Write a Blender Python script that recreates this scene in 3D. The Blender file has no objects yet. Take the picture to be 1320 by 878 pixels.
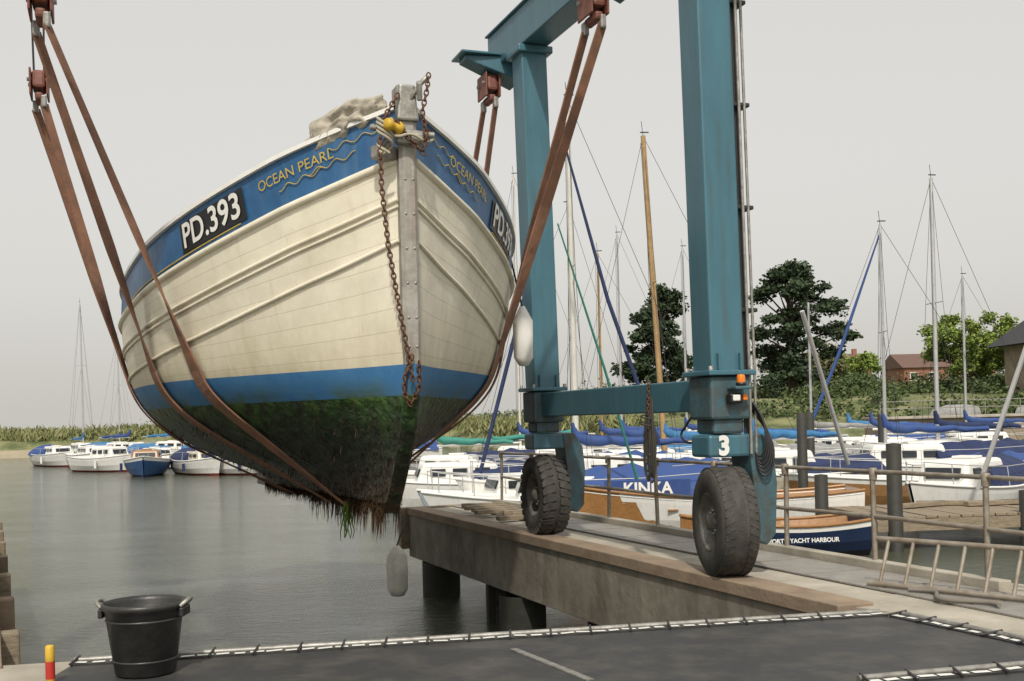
import bpy, bmesh, math, random
from mathutils import Vector, Matrix, noise
random.seed(7)
S=bpy.context.scene
R=math.radians
# ---------------------------------------------------------------- materials
def nmat(name,col,rough=.6,metal=0,var=.25,vs=3.0,bump=.0,bs=20,col2=None,stretch=(1,1,1),spec=.5,det=6,lo=.35,hi=.7,coat=0,streak=None,sf=(9,9,.6)):
    m=bpy.data.materials.new(name); m.use_nodes=True
    nt=m.node_tree; N=nt.nodes; L=nt.links; b=N['Principled BSDF']
    b.inputs['Roughness'].default_value=rough; b.inputs['Metallic'].default_value=metal
    b.inputs['Specular IOR Level'].default_value=spec
    b.inputs['Coat Weight'].default_value=coat
    tc=N.new('ShaderNodeTexCoord'); mp=N.new('ShaderNodeMapping'); mp.inputs['Scale'].default_value=stretch
    L.new(tc.outputs['Object'],mp.inputs[0])
    nz=N.new('ShaderNodeTexNoise'); nz.inputs['Scale'].default_value=vs; nz.inputs['Detail'].default_value=det; nz.inputs['Roughness'].default_value=.65
    L.new(mp.outputs[0],nz.inputs[0])
    cr=N.new('ShaderNodeValToRGB'); cr.color_ramp.elements[0].position=lo; cr.color_ramp.elements[1].position=hi
    c2=col2 if col2 else tuple(c*(1-var) for c in col)
    cr.color_ramp.elements[0].color=(*c2,1); cr.color_ramp.elements[1].color=(*col,1)
    L.new(nz.outputs[0],cr.inputs[0]); out=cr.outputs[0]
    if streak:
        m2=N.new('ShaderNodeMapping'); m2.inputs['Scale'].default_value=sf; L.new(tc.outputs['Object'],m2.inputs[0])
        s1=N.new('ShaderNodeTexNoise'); s1.inputs['Scale'].default_value=1.6; s1.inputs['Detail'].default_value=7; L.new(m2.outputs[0],s1.inputs[0])
        r2=N.new('ShaderNodeValToRGB'); r2.color_ramp.elements[0].position=.52; r2.color_ramp.elements[1].position=.78
        a=streak[1]; r2.color_ramp.elements[0].color=(0,0,0,1); r2.color_ramp.elements[1].color=(a,a,a,1); L.new(s1.outputs[0],r2.inputs[0])
        x=N.new('ShaderNodeMix'); x.data_type='RGBA'; L.new(r2.outputs[0],x.inputs[0]); L.new(out,x.inputs[6]); x.inputs[7].default_value=(*streak[0],1); out=x.outputs[2]
    L.new(out,b.inputs['Base Color'])
    if bump>0:
        n2=N.new('ShaderNodeTexNoise'); n2.inputs['Scale'].default_value=bs; n2.inputs['Detail'].default_value=5
        L.new(mp.outputs[0],n2.inputs[0])
        bp=N.new('ShaderNodeBump'); bp.inputs['Strength'].default_value=bump; bp.inputs['Distance'].default_value=.02
        L.new(n2.outputs[0],bp.inputs['Height']); L.new(bp.outputs[0],b.inputs['Normal'])
    return m
def leafmat(name,c1,c2):
    m=bpy.data.materials.new(name); m.use_nodes=True
    nt=m.node_tree; N=nt.nodes; L=nt.links; b=N['Principled BSDF']; b.inputs['Roughness'].default_value=.7
    b.inputs['Specular IOR Level'].default_value=.2
    g=N.new('ShaderNodeNewGeometry'); cr=N.new('ShaderNodeValToRGB')
    cr.color_ramp.elements[0].color=(*c1,1); cr.color_ramp.elements[1].color=(*c2,1)
    L.new(g.outputs['Random Per Island'],cr.inputs[0]); L.new(cr.outputs[0],b.inputs['Base Color'])
    return m
teal=nmat('teal_paint',(.055,.15,.195),.4,0,.3,1.6,.08,30,stretch=(2,2,.5),col2=(.042,.118,.155),streak=((.06,.075,.07),.55))
teald=nmat('teal_paint_grimy',(.045,.13,.17),.5,0,.5,5,.2,30,col2=(.05,.06,.055),streak=((.09,.06,.04),.7))
rubber=nmat('tyre_rubber',(.06,.055,.048),.8,0,.4,8,.3,40,col2=(.03,.028,.025),streak=((.11,.1,.08),.5))
rim=nmat('wheel_rim',(.2,.21,.2),.55,.2,.4,8,.2,40,col2=(.1,.08,.06))
strapm=nmat('sling_webbing',(.27,.13,.08),.85,0,.4,4,.3,80,col2=(.15,.08,.05))
redm=nmat('red_block_paint',(.22,.075,.05),.6,0,.4,9,.1,40)
steel=nmat('galvanised_steel',(.38,.37,.34),.5,.5,.3,12,.1,40,col2=(.2,.19,.17))
railm=nmat('weathered_rail_steel',(.34,.31,.26),.6,.3,.3,7,.1,40,col2=(.2,.16,.12))
rustm=nmat('rusty_chain',(.16,.08,.045),.8,.3,.4,30,.2,60)
wire=nmat('wire_rope',(.05,.05,.05),.5,.5)
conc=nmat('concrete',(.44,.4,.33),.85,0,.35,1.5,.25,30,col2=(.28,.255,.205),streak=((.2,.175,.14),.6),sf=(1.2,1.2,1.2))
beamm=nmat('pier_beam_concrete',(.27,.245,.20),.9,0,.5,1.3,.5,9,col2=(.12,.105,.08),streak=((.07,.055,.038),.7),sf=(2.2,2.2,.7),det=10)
beamlip=nmat('pier_edge_steel',(.30,.225,.155),.85,0,.5,1.5,.3,25,col2=(.2,.15,.105),streak=((.13,.075,.045),.7),sf=(1.5,1.5,3),det=9)
pilem=nmat('pile_dark',(.03,.03,.022),.7,0,.5,4,.4,12)
plate=nmat('walkway_grating',(.32,.30,.27),.55,.2,.3,4,0)
matm=nmat('black_mat',(.032,.032,.033),.6,0,.4,2.5,.3,14,col2=(.07,.064,.057),lo=.3,hi=.55,det=9)
whitep=nmat('white_paint',(.75,.74,.7),.4,0,.12,3)
whiteg=nmat('white_gelcoat',(.74,.73,.7),.3,0,.1,2,streak=((.5,.46,.38),.5))
spar_w=nmat('white_spar',(.6,.58,.52),.4,0,.15,3)
blackp=nmat('black_plastic',(.014,.014,.015),.42,0,.3,5,.1,30,col2=(.04,.038,.034))
blackb=nmat('black_paint',(.012,.012,.014),.4)
yel=nmat('yellow_paint',(.6,.38,.03),.5,0,.3,9)
gold=nmat('gold_lettering',(.55,.4,.08),.45)
redp=nmat('red_paint',(.5,.03,.02),.5)
orng=nmat('orange_lens',(.8,.2,.01),.2)
wood=nmat('weathered_timber',(.3,.24,.165),.8,0,.45,6,.4,20,stretch=(1,6,6))
varn=nmat('varnished_wood',(.34,.17,.06),.3,0,.3,5,stretch=(1,5,5))
mastw=nmat('wood_spar',(.42,.27,.12),.45,0,.3,5)
alu=nmat('aluminium_spar',(.55,.55,.54),.4,.5,.15,3)
navy=nmat('navy_paint',(.015,.03,.08),.3)
blue=nmat('blue_canvas',(.02,.06,.23),.8,0,.35,4,.4,8,col2=(.035,.07,.19))
dblue=nmat('dark_blue_canvas',(.018,.032,.1),.8,0,.35,4,.4,8)
greyc=nmat('grey_canvas',(.3,.3,.29),.8,0,.35,4,.4,8)
green=nmat('green_rope',(.04,.24,.19),.7)
sky_b=nmat('light_blue_canvas',(.04,.18,.38),.75,0,.3,4,.4,8)
hullred=nmat('antifoul_red',(.22,.035,.025),.6)
glass=nmat('cabin_window',(.02,.025,.03),.08)
tarpm=nmat('beige_tarpaulin',(.46,.42,.34),.8,0,.3,5,.8,9)
bark=nmat('bark',(.09,.06,.04),.9,0,.4,5,.5,10)
brick=nmat('brick',(.3,.14,.09),.85,0,.3,3)
rooft=nmat('roof_tiles',(.15,.09,.07),.85,0,.3,3)
roofd=nmat('dark_roof',(.05,.05,.055),.7)
render=nmat('tan_wall',(.36,.29,.21),.85,0,.35,1.2,.2,6,streak=((.15,.12,.08),.7))
leaf_pine=leafmat('pine_needles',(.018,.036,.018),(.065,.09,.045))
leaf_dec=leafmat('spring_leaves',(.09,.15,.025),(.27,.33,.08))
leaf_bush=leafmat('bush_leaves',(.03,.055,.018),(.12,.15,.06))
leaf_reed=leafmat('reeds',(.13,.16,.06),(.28,.27,.13))
weedm=leafmat('hanging_weed',(.03,.02,.012),(.1,.055,.025))
weedg=leafmat('green_weed',(.03,.08,.01),(.09,.17,.02))
def hullmat(name,kind):
    m=bpy.data.materials.new(name); m.use_nodes=True
    nt=m.node_tree; N=nt.nodes; L=nt.links; b=N['Principled BSDF']
    uv=N.new('ShaderNodeTexCoord'); sp=N.new('ShaderNodeSeparateXYZ'); L.new(uv.outputs['UV'],sp.inputs[0])
    geo=N.new('ShaderNodeSeparateXYZ'); L.new(uv.outputs['Object'],geo.inputs[0])
    nz=N.new('ShaderNodeTexNoise'); nz.inputs['Scale'].default_value=2.2; nz.inputs['Detail'].default_value=8; nz.inputs['Roughness'].default_value=.7
    L.new(uv.outputs['Object'],nz.inputs[0])
    mp=N.new('ShaderNodeMapping'); mp.inputs['Scale'].default_value=(7,7,.5); L.new(uv.outputs['Object'],mp.inputs[0])
    ns=N.new('ShaderNodeTexNoise'); ns.inputs['Scale'].default_value=1.3; ns.inputs['Detail'].default_value=5; L.new(mp.outputs[0],ns.inputs[0])
    def ramp(src,p0,p1,c0,c1):
        cr=N.new('ShaderNodeValToRGB'); e=cr.color_ramp.elements; e[0].position=p0;e[1].position=p1
        e[0].color=(*c0,1);e[1].color=(*c1,1); L.new(src,cr.inputs[0]); return cr.outputs[0]
    def mix(f,a,c,bt='MIX'):
        x=N.new('ShaderNodeMix'); x.data_type='RGBA'; x.blend_type=bt
        if isinstance(f,float): x.inputs[0].default_value=f
        else: L.new(f,x.inputs[0])
        for i,q in ((6,a),(7,c)):
            if isinstance(q,tuple): x.inputs[i].default_value=(*q,1)
            else: L.new(q,x.inputs[i])
        return x.outputs[2]
    def mul(a,c):
        mm=N.new('ShaderNodeMath'); mm.operation='MULTIPLY'; L.new(a,mm.inputs[0])
        if isinstance(c,float): mm.inputs[1].default_value=c
        else: L.new(c,mm.inputs[1])
        return mm.outputs[0]
    def zr(a,b_,c,d):
        mr=N.new('ShaderNodeMapRange'); 
        for i,v in ((1,a),(2,b_),(3,c),(4,d)): mr.inputs[i].default_value=v
        L.new(geo.outputs[2],mr.inputs[0]); return mr.outputs[0]
    fr=N.new('ShaderNodeMath'); fr.operation='FRACT'; L.new(sp.outputs[1],fr.inputs[0])
    se=N.new('ShaderNodeMath'); se.operation='COMPARE'; se.inputs[1].default_value=.5; se.inputs[2].default_value=.03; L.new(fr.outputs[0],se.inputs[0])
    bp=N.new('ShaderNodeBump'); bp.inputs['Distance'].default_value=.006
    L.new(se.outputs[0],bp.inputs['Height']); bp.invert=True
    bp.inputs['Strength'].default_value=.5
    n2=N.new('ShaderNodeTexNoise'); n2.inputs['Scale'].default_value=4; n2.inputs['Detail'].default_value=5; L.new(uv.outputs['Object'],n2.inputs[0])
    bp2=N.new('ShaderNodeBump'); bp2.inputs['Distance'].default_value=.02; bp2.inputs['Strength'].default_value=.3
    L.new(n2.outputs[0],bp2.inputs['Height']); L.new(bp.outputs[0],bp2.inputs['Normal']); L.new(bp2.outputs[0],b.inputs['Normal'])
    n3=N.new('ShaderNodeTexNoise'); n3.inputs['Scale'].default_value=5.5; n3.inputs['Detail'].default_value=3; L.new(mp.outputs[0],n3.inputs[0])
    n4=N.new('ShaderNodeTexNoise'); n4.inputs['Scale'].default_value=9; n4.inputs['Detail'].default_value=8; n4.inputs['Roughness'].default_value=.8; L.new(uv.outputs['Object'],n4.inputs[0])
    if kind=='cream':
        c=ramp(nz.outputs[0],.3,.65,(.62,.575,.455),(.76,.715,.585))
        c=mix(ramp(ns.outputs[0],.58,.82,(0,0,0),(.35,.35,.35)),c,(.46,.37,.22))
        c=mix(mul(zr(2.1,2.8,.85,0),ns.outputs[0]),c,(.44,.37,.21))
        c=mix(ramp(n3.outputs[0],.68,.77,(0,0,0),(.5,.5,.5)),c,(.45,.31,.13))
        c=mix(ramp(n4.outputs[0],.64,.77,(0,0,0),(.25,.25,.25)),c,(.42,.37,.26))
        c=mix(mul(se.outputs[0],.3),c,(.36,.31,.22)); b.inputs['Roughness'].default_value=.5; b.inputs['Specular IOR Level'].default_value=.35
    elif kind=='blue':
        c=ramp(nz.outputs[0],.3,.7,(.016,.075,.19),(.035,.135,.29)); b.inputs['Roughness'].default_value=.42
        c=mix(ramp(ns.outputs[0],.5,.75,(0,0,0),(.35,.35,.35)),c,(.12,.2,.3))
        c=mix(ramp(n4.outputs[0],.64,.72,(0,0,0),(.35,.35,.35)),c,(.25,.28,.3))
        bp.inputs['Strength'].default_value=.3
    elif kind=='boot':
        c=ramp(nz.outputs[0],.3,.65,(.025,.12,.28),(.05,.2,.42)); b.inputs['Roughness'].default_value=.6
        c=mix(mul(ramp(nz.outputs[0],.42,.6,(0,0,0),(.95,.95,.95)),zr(1.82,2.02,1.0,.15)),c,(.05,.09,.04))
        c=mix(ramp(n4.outputs[0],.6,.7,(0,0,0),(.35,.35,.35)),c,(.2,.22,.18))
    else:
        z=N.new('ShaderNodeMath'); z.operation='MULTIPLY_ADD'; z.inputs[1].default_value=1.1; L.new(nz.outputs[0],z.inputs[0]); L.new(geo.outputs[2],z.inputs[2])
        cr=N.new('ShaderNodeValToRGB'); e=cr.color_ramp.elements
        mr=N.new('ShaderNodeMapRange'); mr.inputs[1].default_value=1.0; mr.inputs[2].default_value=2.5; L.new(z.outputs[0],mr.inputs[0]); L.new(mr.outputs[0],cr.inputs[0])
        e[0].position=0; e[0].color=(.085,.045,.026,1); e[1].position=1; e[1].color=(.05,.11,.014,1)
        a=e.new(.3); a.color=(.045,.03,.018,1); a=e.new(.5); a.color=(.016,.022,.012,1); a=e.new(.72);a.color=(.014,.035,.012,1); a=e.new(.88);a.color=(.025,.07,.012,1)
        c=mix(ramp(ns.outputs[0],.46,.62,(0,0,0),(.85,.85,.85)),cr.outputs[0],(.014,.014,.009))
        c=mix(ramp(n4.outputs[0],.58,.66,(0,0,0),(.75,.75,.75)),c,(.07,.12,.025))
        c=mix(ramp(n4.outputs[0],.38,.46,(.8,.8,.8),(0,0,0)),c,(.008,.008,.006))
        b.inputs['Roughness'].default_value=.45; bp2.inputs['Strength'].default_value=1; bp2.inputs['Distance'].default_value=.06; n2.inputs['Scale'].default_value=9; n2.inputs['Detail'].default_value=10
    L.new(c,b.inputs['Base Color'])
    return m
h_cream=hullmat('cream_planking','cream'); h_blue=hullmat('blue_topstrake','blue'); h_boot=hullmat('blue_boot_top','boot'); h_weed=hullmat('weeded_antifoul','weed')
def treadplate():
    nt=plate.node_tree;N=nt.nodes;L=nt.links;b=N['Principled BSDF']
    tc=N.new('ShaderNodeTexCoord'); v=N.new('ShaderNodeTexVoronoi'); v.inputs['Scale'].default_value=22; v.inputs['Randomness'].default_value=.15
    L.new(tc.outputs['Object'],v.inputs[0]); bp=N.new('ShaderNodeBump'); bp.inputs['Strength'].default_value=.9; bp.inputs['Distance'].default_value=.01
    L.new(v.outputs['Distance'],bp.inputs['Height']); L.new(bp.outputs[0],b.inputs['Normal'])
treadplate()
# ---------------------------------------------------------------- helpers
def link(o,par=None):
    S.collection.objects.link(o)
    if par: 
        o.parent=par
        if par.get('w'): o.matrix_parent_inverse=Matrix.Translation(-Vector(par.location))
    return o
def grp(name,loc=(0,0,0),rot=0,world=False,par=None):
    e=bpy.data.objects.new(name,None); e.location=loc; e.rotation_euler=(0,0,rot); e.empty_display_size=.3
    if world: e['w']=1
    return link(e,par)
def mesh(name,vs,fs,mats,par=None,mi=None,smooth=False,uvs=None):
    me=bpy.data.meshes.new(name); me.from_pydata([tuple(v) for v in vs],[],fs)
    for m in (mats if isinstance(mats,(list,tuple)) else [mats]): me.materials.append(m)
    if mi: me.polygons.foreach_set('material_index',mi)
    if smooth: me.polygons.foreach_set('use_smooth',[True]*len(fs))
    if uvs:
        ul=me.uv_layers.new(name='UVMap')
        for p in me.polygons:
            for li in p.loop_indices: ul.data[li].uv=uvs[me.loops[li].vertex_index]
    me.update()
    return link(bpy.data.objects.new(name,me),par)
def bev(o,w,seg=2):
    m=o.modifiers.new('b','BEVEL'); m.width=w; m.segments=seg; m.limit_method='ANGLE'; return o
def box(name,c,s,mat,par=None,rot=(0,0,0),b=.01,taper=None):
    x,y,z=[q/2 for q in s]; t=taper or (1,1)
    vs=[(-x,-y,-z),(x,-y,-z),(x,y,-z),(-x,y,-z),(-x*t[0],-y*t[1],z),(x*t[0],-y*t[1],z),(x*t[0],y*t[1],z),(-x*t[0],y*t[1],z)]
    fs=[(0,3,2,1),(4,5,6,7),(0,1,5,4),(1,2,6,5),(2,3,7,6),(3,0,4,7)]
    o=mesh(name,vs,fs,mat,par); o.location=c; o.rotation_euler=rot
    if b: bev(o,b)
    return o
def prism(name,poly,z0,z1,mat,par=None,b=0):
    n=len(poly); vs=[(x,y,z0) for x,y in poly]+[(x,y,z1) for x,y in poly]
    fs=[tuple(range(n-1,-1,-1)),tuple(range(n,2*n))]+[(i,(i+1)%n,n+(i+1)%n,n+i) for i in range(n)]
    o=mesh(name,vs,fs,mat,par)
    if b: bev(o,b)
    return o
def tube(name,pts,r,mat,par=None,smooth=False,res=3,radii=None):
    c=bpy.data.curves.new(name,'CURVE'); c.dimensions='3D'; c.bevel_depth=r; c.bevel_resolution=res; c.use_fill_caps=True
    sp=c.splines.new('NURBS' if smooth else 'POLY'); sp.points.add(len(pts)-1)
    for i,p in enumerate(pts):
        sp.points[i].co=(*p,1)
        if radii: sp.points[i].radius=radii[i]
    if smooth: sp.order_u=3; sp.use_endpoint_u=True; sp.resolution_u=6
    c.materials.append(mat)
    return link(bpy.data.objects.new(name,c),par)
def lines(name,segs,r,mat,par=None):
    c=bpy.data.curves.new(name,'CURVE'); c.dimensions='3D'; c.bevel_depth=r; c.bevel_resolution=1; c.use_fill_caps=True
    for pts in segs:
        sp=c.splines.new('POLY'); sp.points.add(len(pts)-1)
        for i,p in enumerate(pts): sp.points[i].co=(*p,1)
    c.materials.append(mat)
    return link(bpy.data.objects.new(name,c),par)
def lathe(name,prof,mats,par=None,n=48,axis='X',smooth=True,mi=None):
    vs=[];fs=[];m=[]
    for i in range(n):
        a=2*math.pi*i/n
        for (r,h) in prof:
            if axis=='X': vs.append((h,r*math.cos(a),r*math.sin(a)))
            else: vs.append((r*math.cos(a),r*math.sin(a),h))
    k=len(prof)
    for i in range(n):
        j=(i+1)%n
        for q in range(k-1):
            fs.append((i*k+q,j*k+q,j*k+q+1,i*k+q+1)); m.append(mi[q] if mi else 0)
    return mesh(name,vs,fs,mats,par,mi=m,smooth=smooth)
def text_mesh(s,size,bold=0.0,ext=0.0,sx=1.0,fine=False):
    c=bpy.data.curves.new('t','FONT'); c.body=s; c.size=size; c.offset=bold; c.extrude=ext; c.align_x='CENTER'; c.align_y='CENTER'
    o=bpy.data.objects.new('t',c); S.collection.objects.link(o)
    bpy.context.view_layer.update()
    me=bpy.data.meshes.new_from_object(o.evaluated_get(bpy.context.evaluated_depsgraph_get()))
    bpy.data.objects.remove(o)
    for v in me.vertices: v.co.x*=sx
    if fine:
        bm=bmesh.new(); bm.from_mesh(me); bmesh.ops.triangulate(bm,faces=bm.faces[:])
        for _ in range(3):
            le=[e for e in bm.edges if e.calc_length()>.04]
            if not le: break
            bmesh.ops.subdivide_edges(bm,edges=le,cuts=1); bmesh.ops.triangulate(bm,faces=bm.faces[:])
        bm.to_mesh(me); bm.free()
    return me
def text(name,s,size,mat,loc,rot,par=None,bold=0.0):
    me=text_mesh(s,size,bold,.002); me.materials.clear(); me.materials.append(mat)
    o=bpy.data.objects.new(name,me); o.location=loc; o.rotation_euler=rot; return link(o,par)
def chain(name,pts,mat,par=None,ll=.075,r=.009):
    P=[Vector(p) for p in pts]; vs=[];fs=[]
    L=[0]
    for a,b_ in zip(P,P[1:]): L.append(L[-1]+(b_-a).length)
    def at(d):
        for i in range(len(P)-1):
            if d<=L[i+1] or i==len(P)-2: return P[i].lerp(P[i+1],(d-L[i])/max(1e-6,L[i+1]-L[i])),(P[i+1]-P[i]).normalized()
    d=0;k=0;step=ll*.72
    while d<L[-1]:
        p,t=at(d); up=Vector((0,1,0)) if abs(t.y)<.9 else Vector((1,0,0))
        a=t.cross(up).normalized(); c=t.cross(a)
        if k%2: a,c=c,a
        base=len(vs); n=12;m=5
        for i in range(n):
            th=2*math.pi*i/n; ce=t*(ll*.5*math.cos(th))+a*(ll*.3*math.sin(th)); o=(t*math.cos(th)+a*math.sin(th)).normalized()
            for j in range(m):
                ph=2*math.pi*j/m; vs.append(p+ce+o*(r*math.cos(ph))+c*(r*math.sin(ph)))
        for i in range(n):
            for j in range(m):
                fs.append((base+i*m+j,base+((i+1)%n)*m+j,base+((i+1)%n)*m+(j+1)%m,base+i*m+(j+1)%m))
        d+=step;k+=1
    return mesh(name,vs,fs,mat,par,smooth=True)
def interp(tab,x):
    if x<=tab[0][0]: return tab[0][1]
    for i in range(len(tab)-1):
        if x<=tab[i+1][0]:
            x0,y0=tab[i];x1,y1=tab[i+1]; t=(x-x0)/(x1-x0)
            xm,ym=tab[i-1] if i>0 else (x0-(x1-x0),y0-(y1-y0)); xp,yp=tab[i+2] if i+2<len(tab) else (x1+(x1-x0),y1+(y1-y0))
            m0=(y1-ym)/(x1-xm)*(x1-x0); m1=(yp-y0)/(xp-x0)*(x1-x0)
            return (2*t**3-3*t*t+1)*y0+(t**3-2*t*t+t)*m0+(-2*t**3+3*t*t)*y1+(t**3-t*t)*m1
    return tab[-1][1]
WATER=-1.46
BOW=(-.87,9.6,0); ANG=R(20)
# ---------------------------------------------------------------- world, sun, camera
w=bpy.data.worlds.new('World'); S.world=w; w.use_nodes=True
nt=w.node_tree;N=nt.nodes;L=nt.links; bg=N['Background']
sk=N.new('ShaderNodeTexSky'); sk.sky_type='NISHITA'; sk.sun_disc=False; sk.sun_elevation=R(48); sk.sun_rotation=R(180); sk.dust_density=6; sk.air_density=1; sk.ozone_density=1
hs=N.new('ShaderNodeHueSaturation'); hs.inputs['Saturation'].default_value=.3; hs.inputs['Value'].default_value=1.35
L.new(sk.outputs[0],hs.inputs['Color'])
mx=N.new('ShaderNodeMix'); mx.data_type='RGBA'; mx.inputs[0].default_value=.6; mx.inputs[7].default_value=(9.3,9.0,8.3,1)
L.new(hs.outputs[0],mx.inputs[6]); L.new(mx.outputs[2],bg.inputs[0]); bg.inputs[1].default_value=.1
sd=bpy.data.lights.new('sun','SUN'); sd.energy=3.1; sd.angle=R(2.0); sd.color=(1,.94,.83)
so_=bpy.data.objects.new('sun',sd); so_.rotation_euler=(R(42),0,R(0)); so_.location=(0,-20,30); link(so_)
cd=bpy.data.cameras.new('camera'); cam=bpy.data.objects.new('camera',cd); link(cam); S.camera=cam
cd.lens=36*1415/1320; cd.sensor_width=36; cd.clip_end=4000; cd.clip_start=.05
cd.shift_y=(540-439)/1320
cam.matrix_world=Matrix.Translation((0,0,1.6))@Matrix.Rotation(R(90),4,'X')@Matrix.Rotation(R(-1.5),4,'Z')
S.view_settings.view_transform='Standard'; S.view_settings.look='None'; S.view_settings.exposure=0
# ---------------------------------------------------------------- water + terrain
wm=bpy.data.materials.new('harbour_water'); wm.use_nodes=True
nt=wm.node_tree;N=nt.nodes;L=nt.links;b=N['Principled BSDF']
b.inputs['Base Color'].default_value=(.07,.078,.055,1); b.inputs['Roughness'].default_value=.08; b.inputs['IOR'].default_value=1.3
tc=N.new('ShaderNodeTexCoord'); mp=N.new('ShaderNodeMapping'); mp.inputs['Scale'].default_value=(1,1.8,1); L.new(tc.outputs['Object'],mp.inputs[0])
n1=N.new('ShaderNodeTexNoise'); n1.inputs['Scale'].default_value=3.5; n1.inputs['Detail'].default_value=6; n1.inputs['Roughness'].default_value=.65; L.new(mp.outputs[0],n1.inputs[0])
n2=N.new('ShaderNodeTexNoise'); n2.inputs['Scale'].default_value=.35; n2.inputs['Detail'].default_value=3; L.new(mp.outputs[0],n2.inputs[0])
ad=N.new('ShaderNodeMath'); ad.operation='MULTIPLY'; L.new(n1.outputs[0],ad.inputs[0]); L.new(n2.outputs[0],ad.inputs[1])
bp=N.new('ShaderNodeBump'); bp.inputs['Strength'].default_value=.8; bp.inputs['Distance'].default_value=.1; L.new(ad.outputs[0],bp.inputs['Height']); L.new(bp.outputs[0],b.inputs['Normal'])
mesh('water',[(-400,-40,WATER),(400,-40,WATER),(400,400,WATER),(-400,400,WATER)],[(0,1,2,3)],wm)
gm=nmat('bank_ground',(.2,.2,.09),.95,0,.4,.25,.6,3,col2=(.07,.09,.03),lo=.42,hi=.6)
mud=nmat('shingle',(.34,.29,.2),.9,0,.3,.6,.4,5)
def shore(x):
    if x<-8: return 128
    if x>8: return 64+max(0,x-30)*.1
    t=(x+8)/16; t=t*t*(3-2*t); return 128+(64-128)*t
def gz(x,y):
    d=y-shore(x)
    if d<0: return max(-4,WATER-.12+d*.15)
    h=WATER+min(1,d/4)*1.9+min(1,max(0,(d-3)/14))*(2.2 if x>8 else .9)
    return h+noise.noise(Vector((x*.06,y*.06,0)))*.5*min(1,d/6)
xs=[-1500,-800,-400,-250]+[i*3 for i in range(-60,61)]+[250,400,800,1500]; ys=[-60,0,40]+[44+i*2 for i in range(0,70)]+[200,260,400,900,2500]
vs=[(x,y,gz(x,y)) for y in ys for x in xs]; nx=len(xs)
fs=[(j*nx+i,j*nx+i+1,(j+1)*nx+i+1,(j+1)*nx+i) for j in range(len(ys)-1) for i in range(nx-1)]
mi=[1 if max(vs[q][2] for q in f)<-.1 else 0 for f in fs]
mesh('ground',vs,fs,[gm,mud],mi=mi,smooth=True)
# ---------------------------------------------------------------- foliage
def leaves(name,clumps,n,size,mat,par=None,flat=.5,shell=.55,up=0):
    vs=[];fs=[]
    ws=[(c[1][0]*c[1][1]+c[1][0]*c[1][2]) for c in clumps]; W=sum(ws)
    for c,wt in zip(clumps,ws):
        cx,cy,cz=c[0];rx,ry,rz=c[1]
        for _ in range(int(n*wt/W)):
            v=Vector((random.gauss(0,1),random.gauss(0,1),random.gauss(0,1))).normalized()*(shell+(1-shell)*random.random())
            v*=1+.6*noise.noise(v*2.3+Vector((cx,cy,cz)))
            p=Vector((cx+v.x*rx,cy+v.y*ry,cz+v.z*rz))
            a=Vector((random.gauss(0,1),random.gauss(0,1),random.gauss(0,flat)+up)).normalized(); b_=a.cross(Vector((random.gauss(0,1),random.gauss(0,1),random.gauss(0,1)))).normalized()
            s=size*(.5+random.random()); k=len(vs); wd=.6 if not up else .18
            vs+= [p-a*s,p+b_*s*wd,p+a*s,p-b_*s*wd]; fs.append((k,k+1,k+2,k+3))
    return mesh(name,vs,fs,mat,par)
def tree(name,x,y,h,clumps,n,size,mat,tr=.3,lean=0):
    z0=gz(x,y)-.3; g=grp(name,(x,y,z0))
    top=(lean,0,h*.85)
    tube('trunk',[(0,0,0),(lean*.3,0.1,h*.35),(lean*.7,-.1,h*.6),top],tr,bark,g,True,3,[1.3,.9,.55,.2])
    for c in clumps[::2]:
        cc=Vector(c[0]); st=Vector((lean*.5,0,max(h*.2,cc.z*.75)))
        tube('limb',[st,(st+cc)/2+Vector((0,0,-.2)),cc],tr*.3,bark,g,True,2,[1,.7,.3])
    leaves('crown',clumps,n,size,mat,g,shell=.35)
    return g
def rclumps(n,R0,zc,rz,cr,flat=.6):
    out=[]
    for _ in range(n):
        a=random.random()*6.28; r=R0*math.sqrt(random.random()); z=zc+rz*(random.random()*2-1)*math.sqrt(max(.1,1-(r/R0)**2))
        q=cr*(.6+.7*random.random()); out.append(((r*math.cos(a),r*math.sin(a),z),(q,q,q*flat)))
    return out
def pineclumps(layers,cr):
    out=[]
    for (z,xl,xr,n) in layers:
        for _ in range(n):
            x=random.uniform(xl,xr); q=cr*random.uniform(.5,1.25); out.append(((x,random.uniform(-1,1)*min(2,abs(xr-xl)*.4),z+random.uniform(-.6,.6)+.12*(x-(xl+xr)/2)),(q*1.15,q*1.1,q*.6)))
    return out
tree('pine_tree',21.6,84,11,pineclumps([(10.3,-.8,1.0,5),(9.6,-1.8,1.6,7),(8.5,-2.4,3.3,11),(7.0,-1.4,3.9,9),(6.1,-2.6,2.6,7),(5.0,-1.0,4.3,9),(4.0,-2.4,2.6,7),(3.0,-2,3.2,9),(2.0,-2,2.6,6)],.95),19000,.16,leaf_pine,.32,-.3)
tree('pine_tree.001',12.1,90,10,pineclumps([(9.4,0,1.0,4),(8.2,-.4,1.8,6),(7.3,-1.7,1.0,6),(6.1,-1.2,2.4,7),(5.2,-2.5,1.4,7),(4.2,-1.5,2.9,8),(3.1,-2.8,2.0,9),(2.2,-2.4,2.8,8)],.9),16000,.16,leaf_pine,.28,.3)
tree('broadleaf_tree',38.6,92,7.4,rclumps(90,4.0,4.3,2.5,.75,.75),30000,.12,leaf_dec,.22)
tree('broadleaf_tree.001',33,125,6,rclumps(24,3,3.6,1.9,.9,.8),6000,.2,leaf_bush,.2)
tree('broadleaf_tree.002',44,140,7,rclumps(24,3,4,2,1,.8),6000,.2,leaf_dec,.2)
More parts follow.
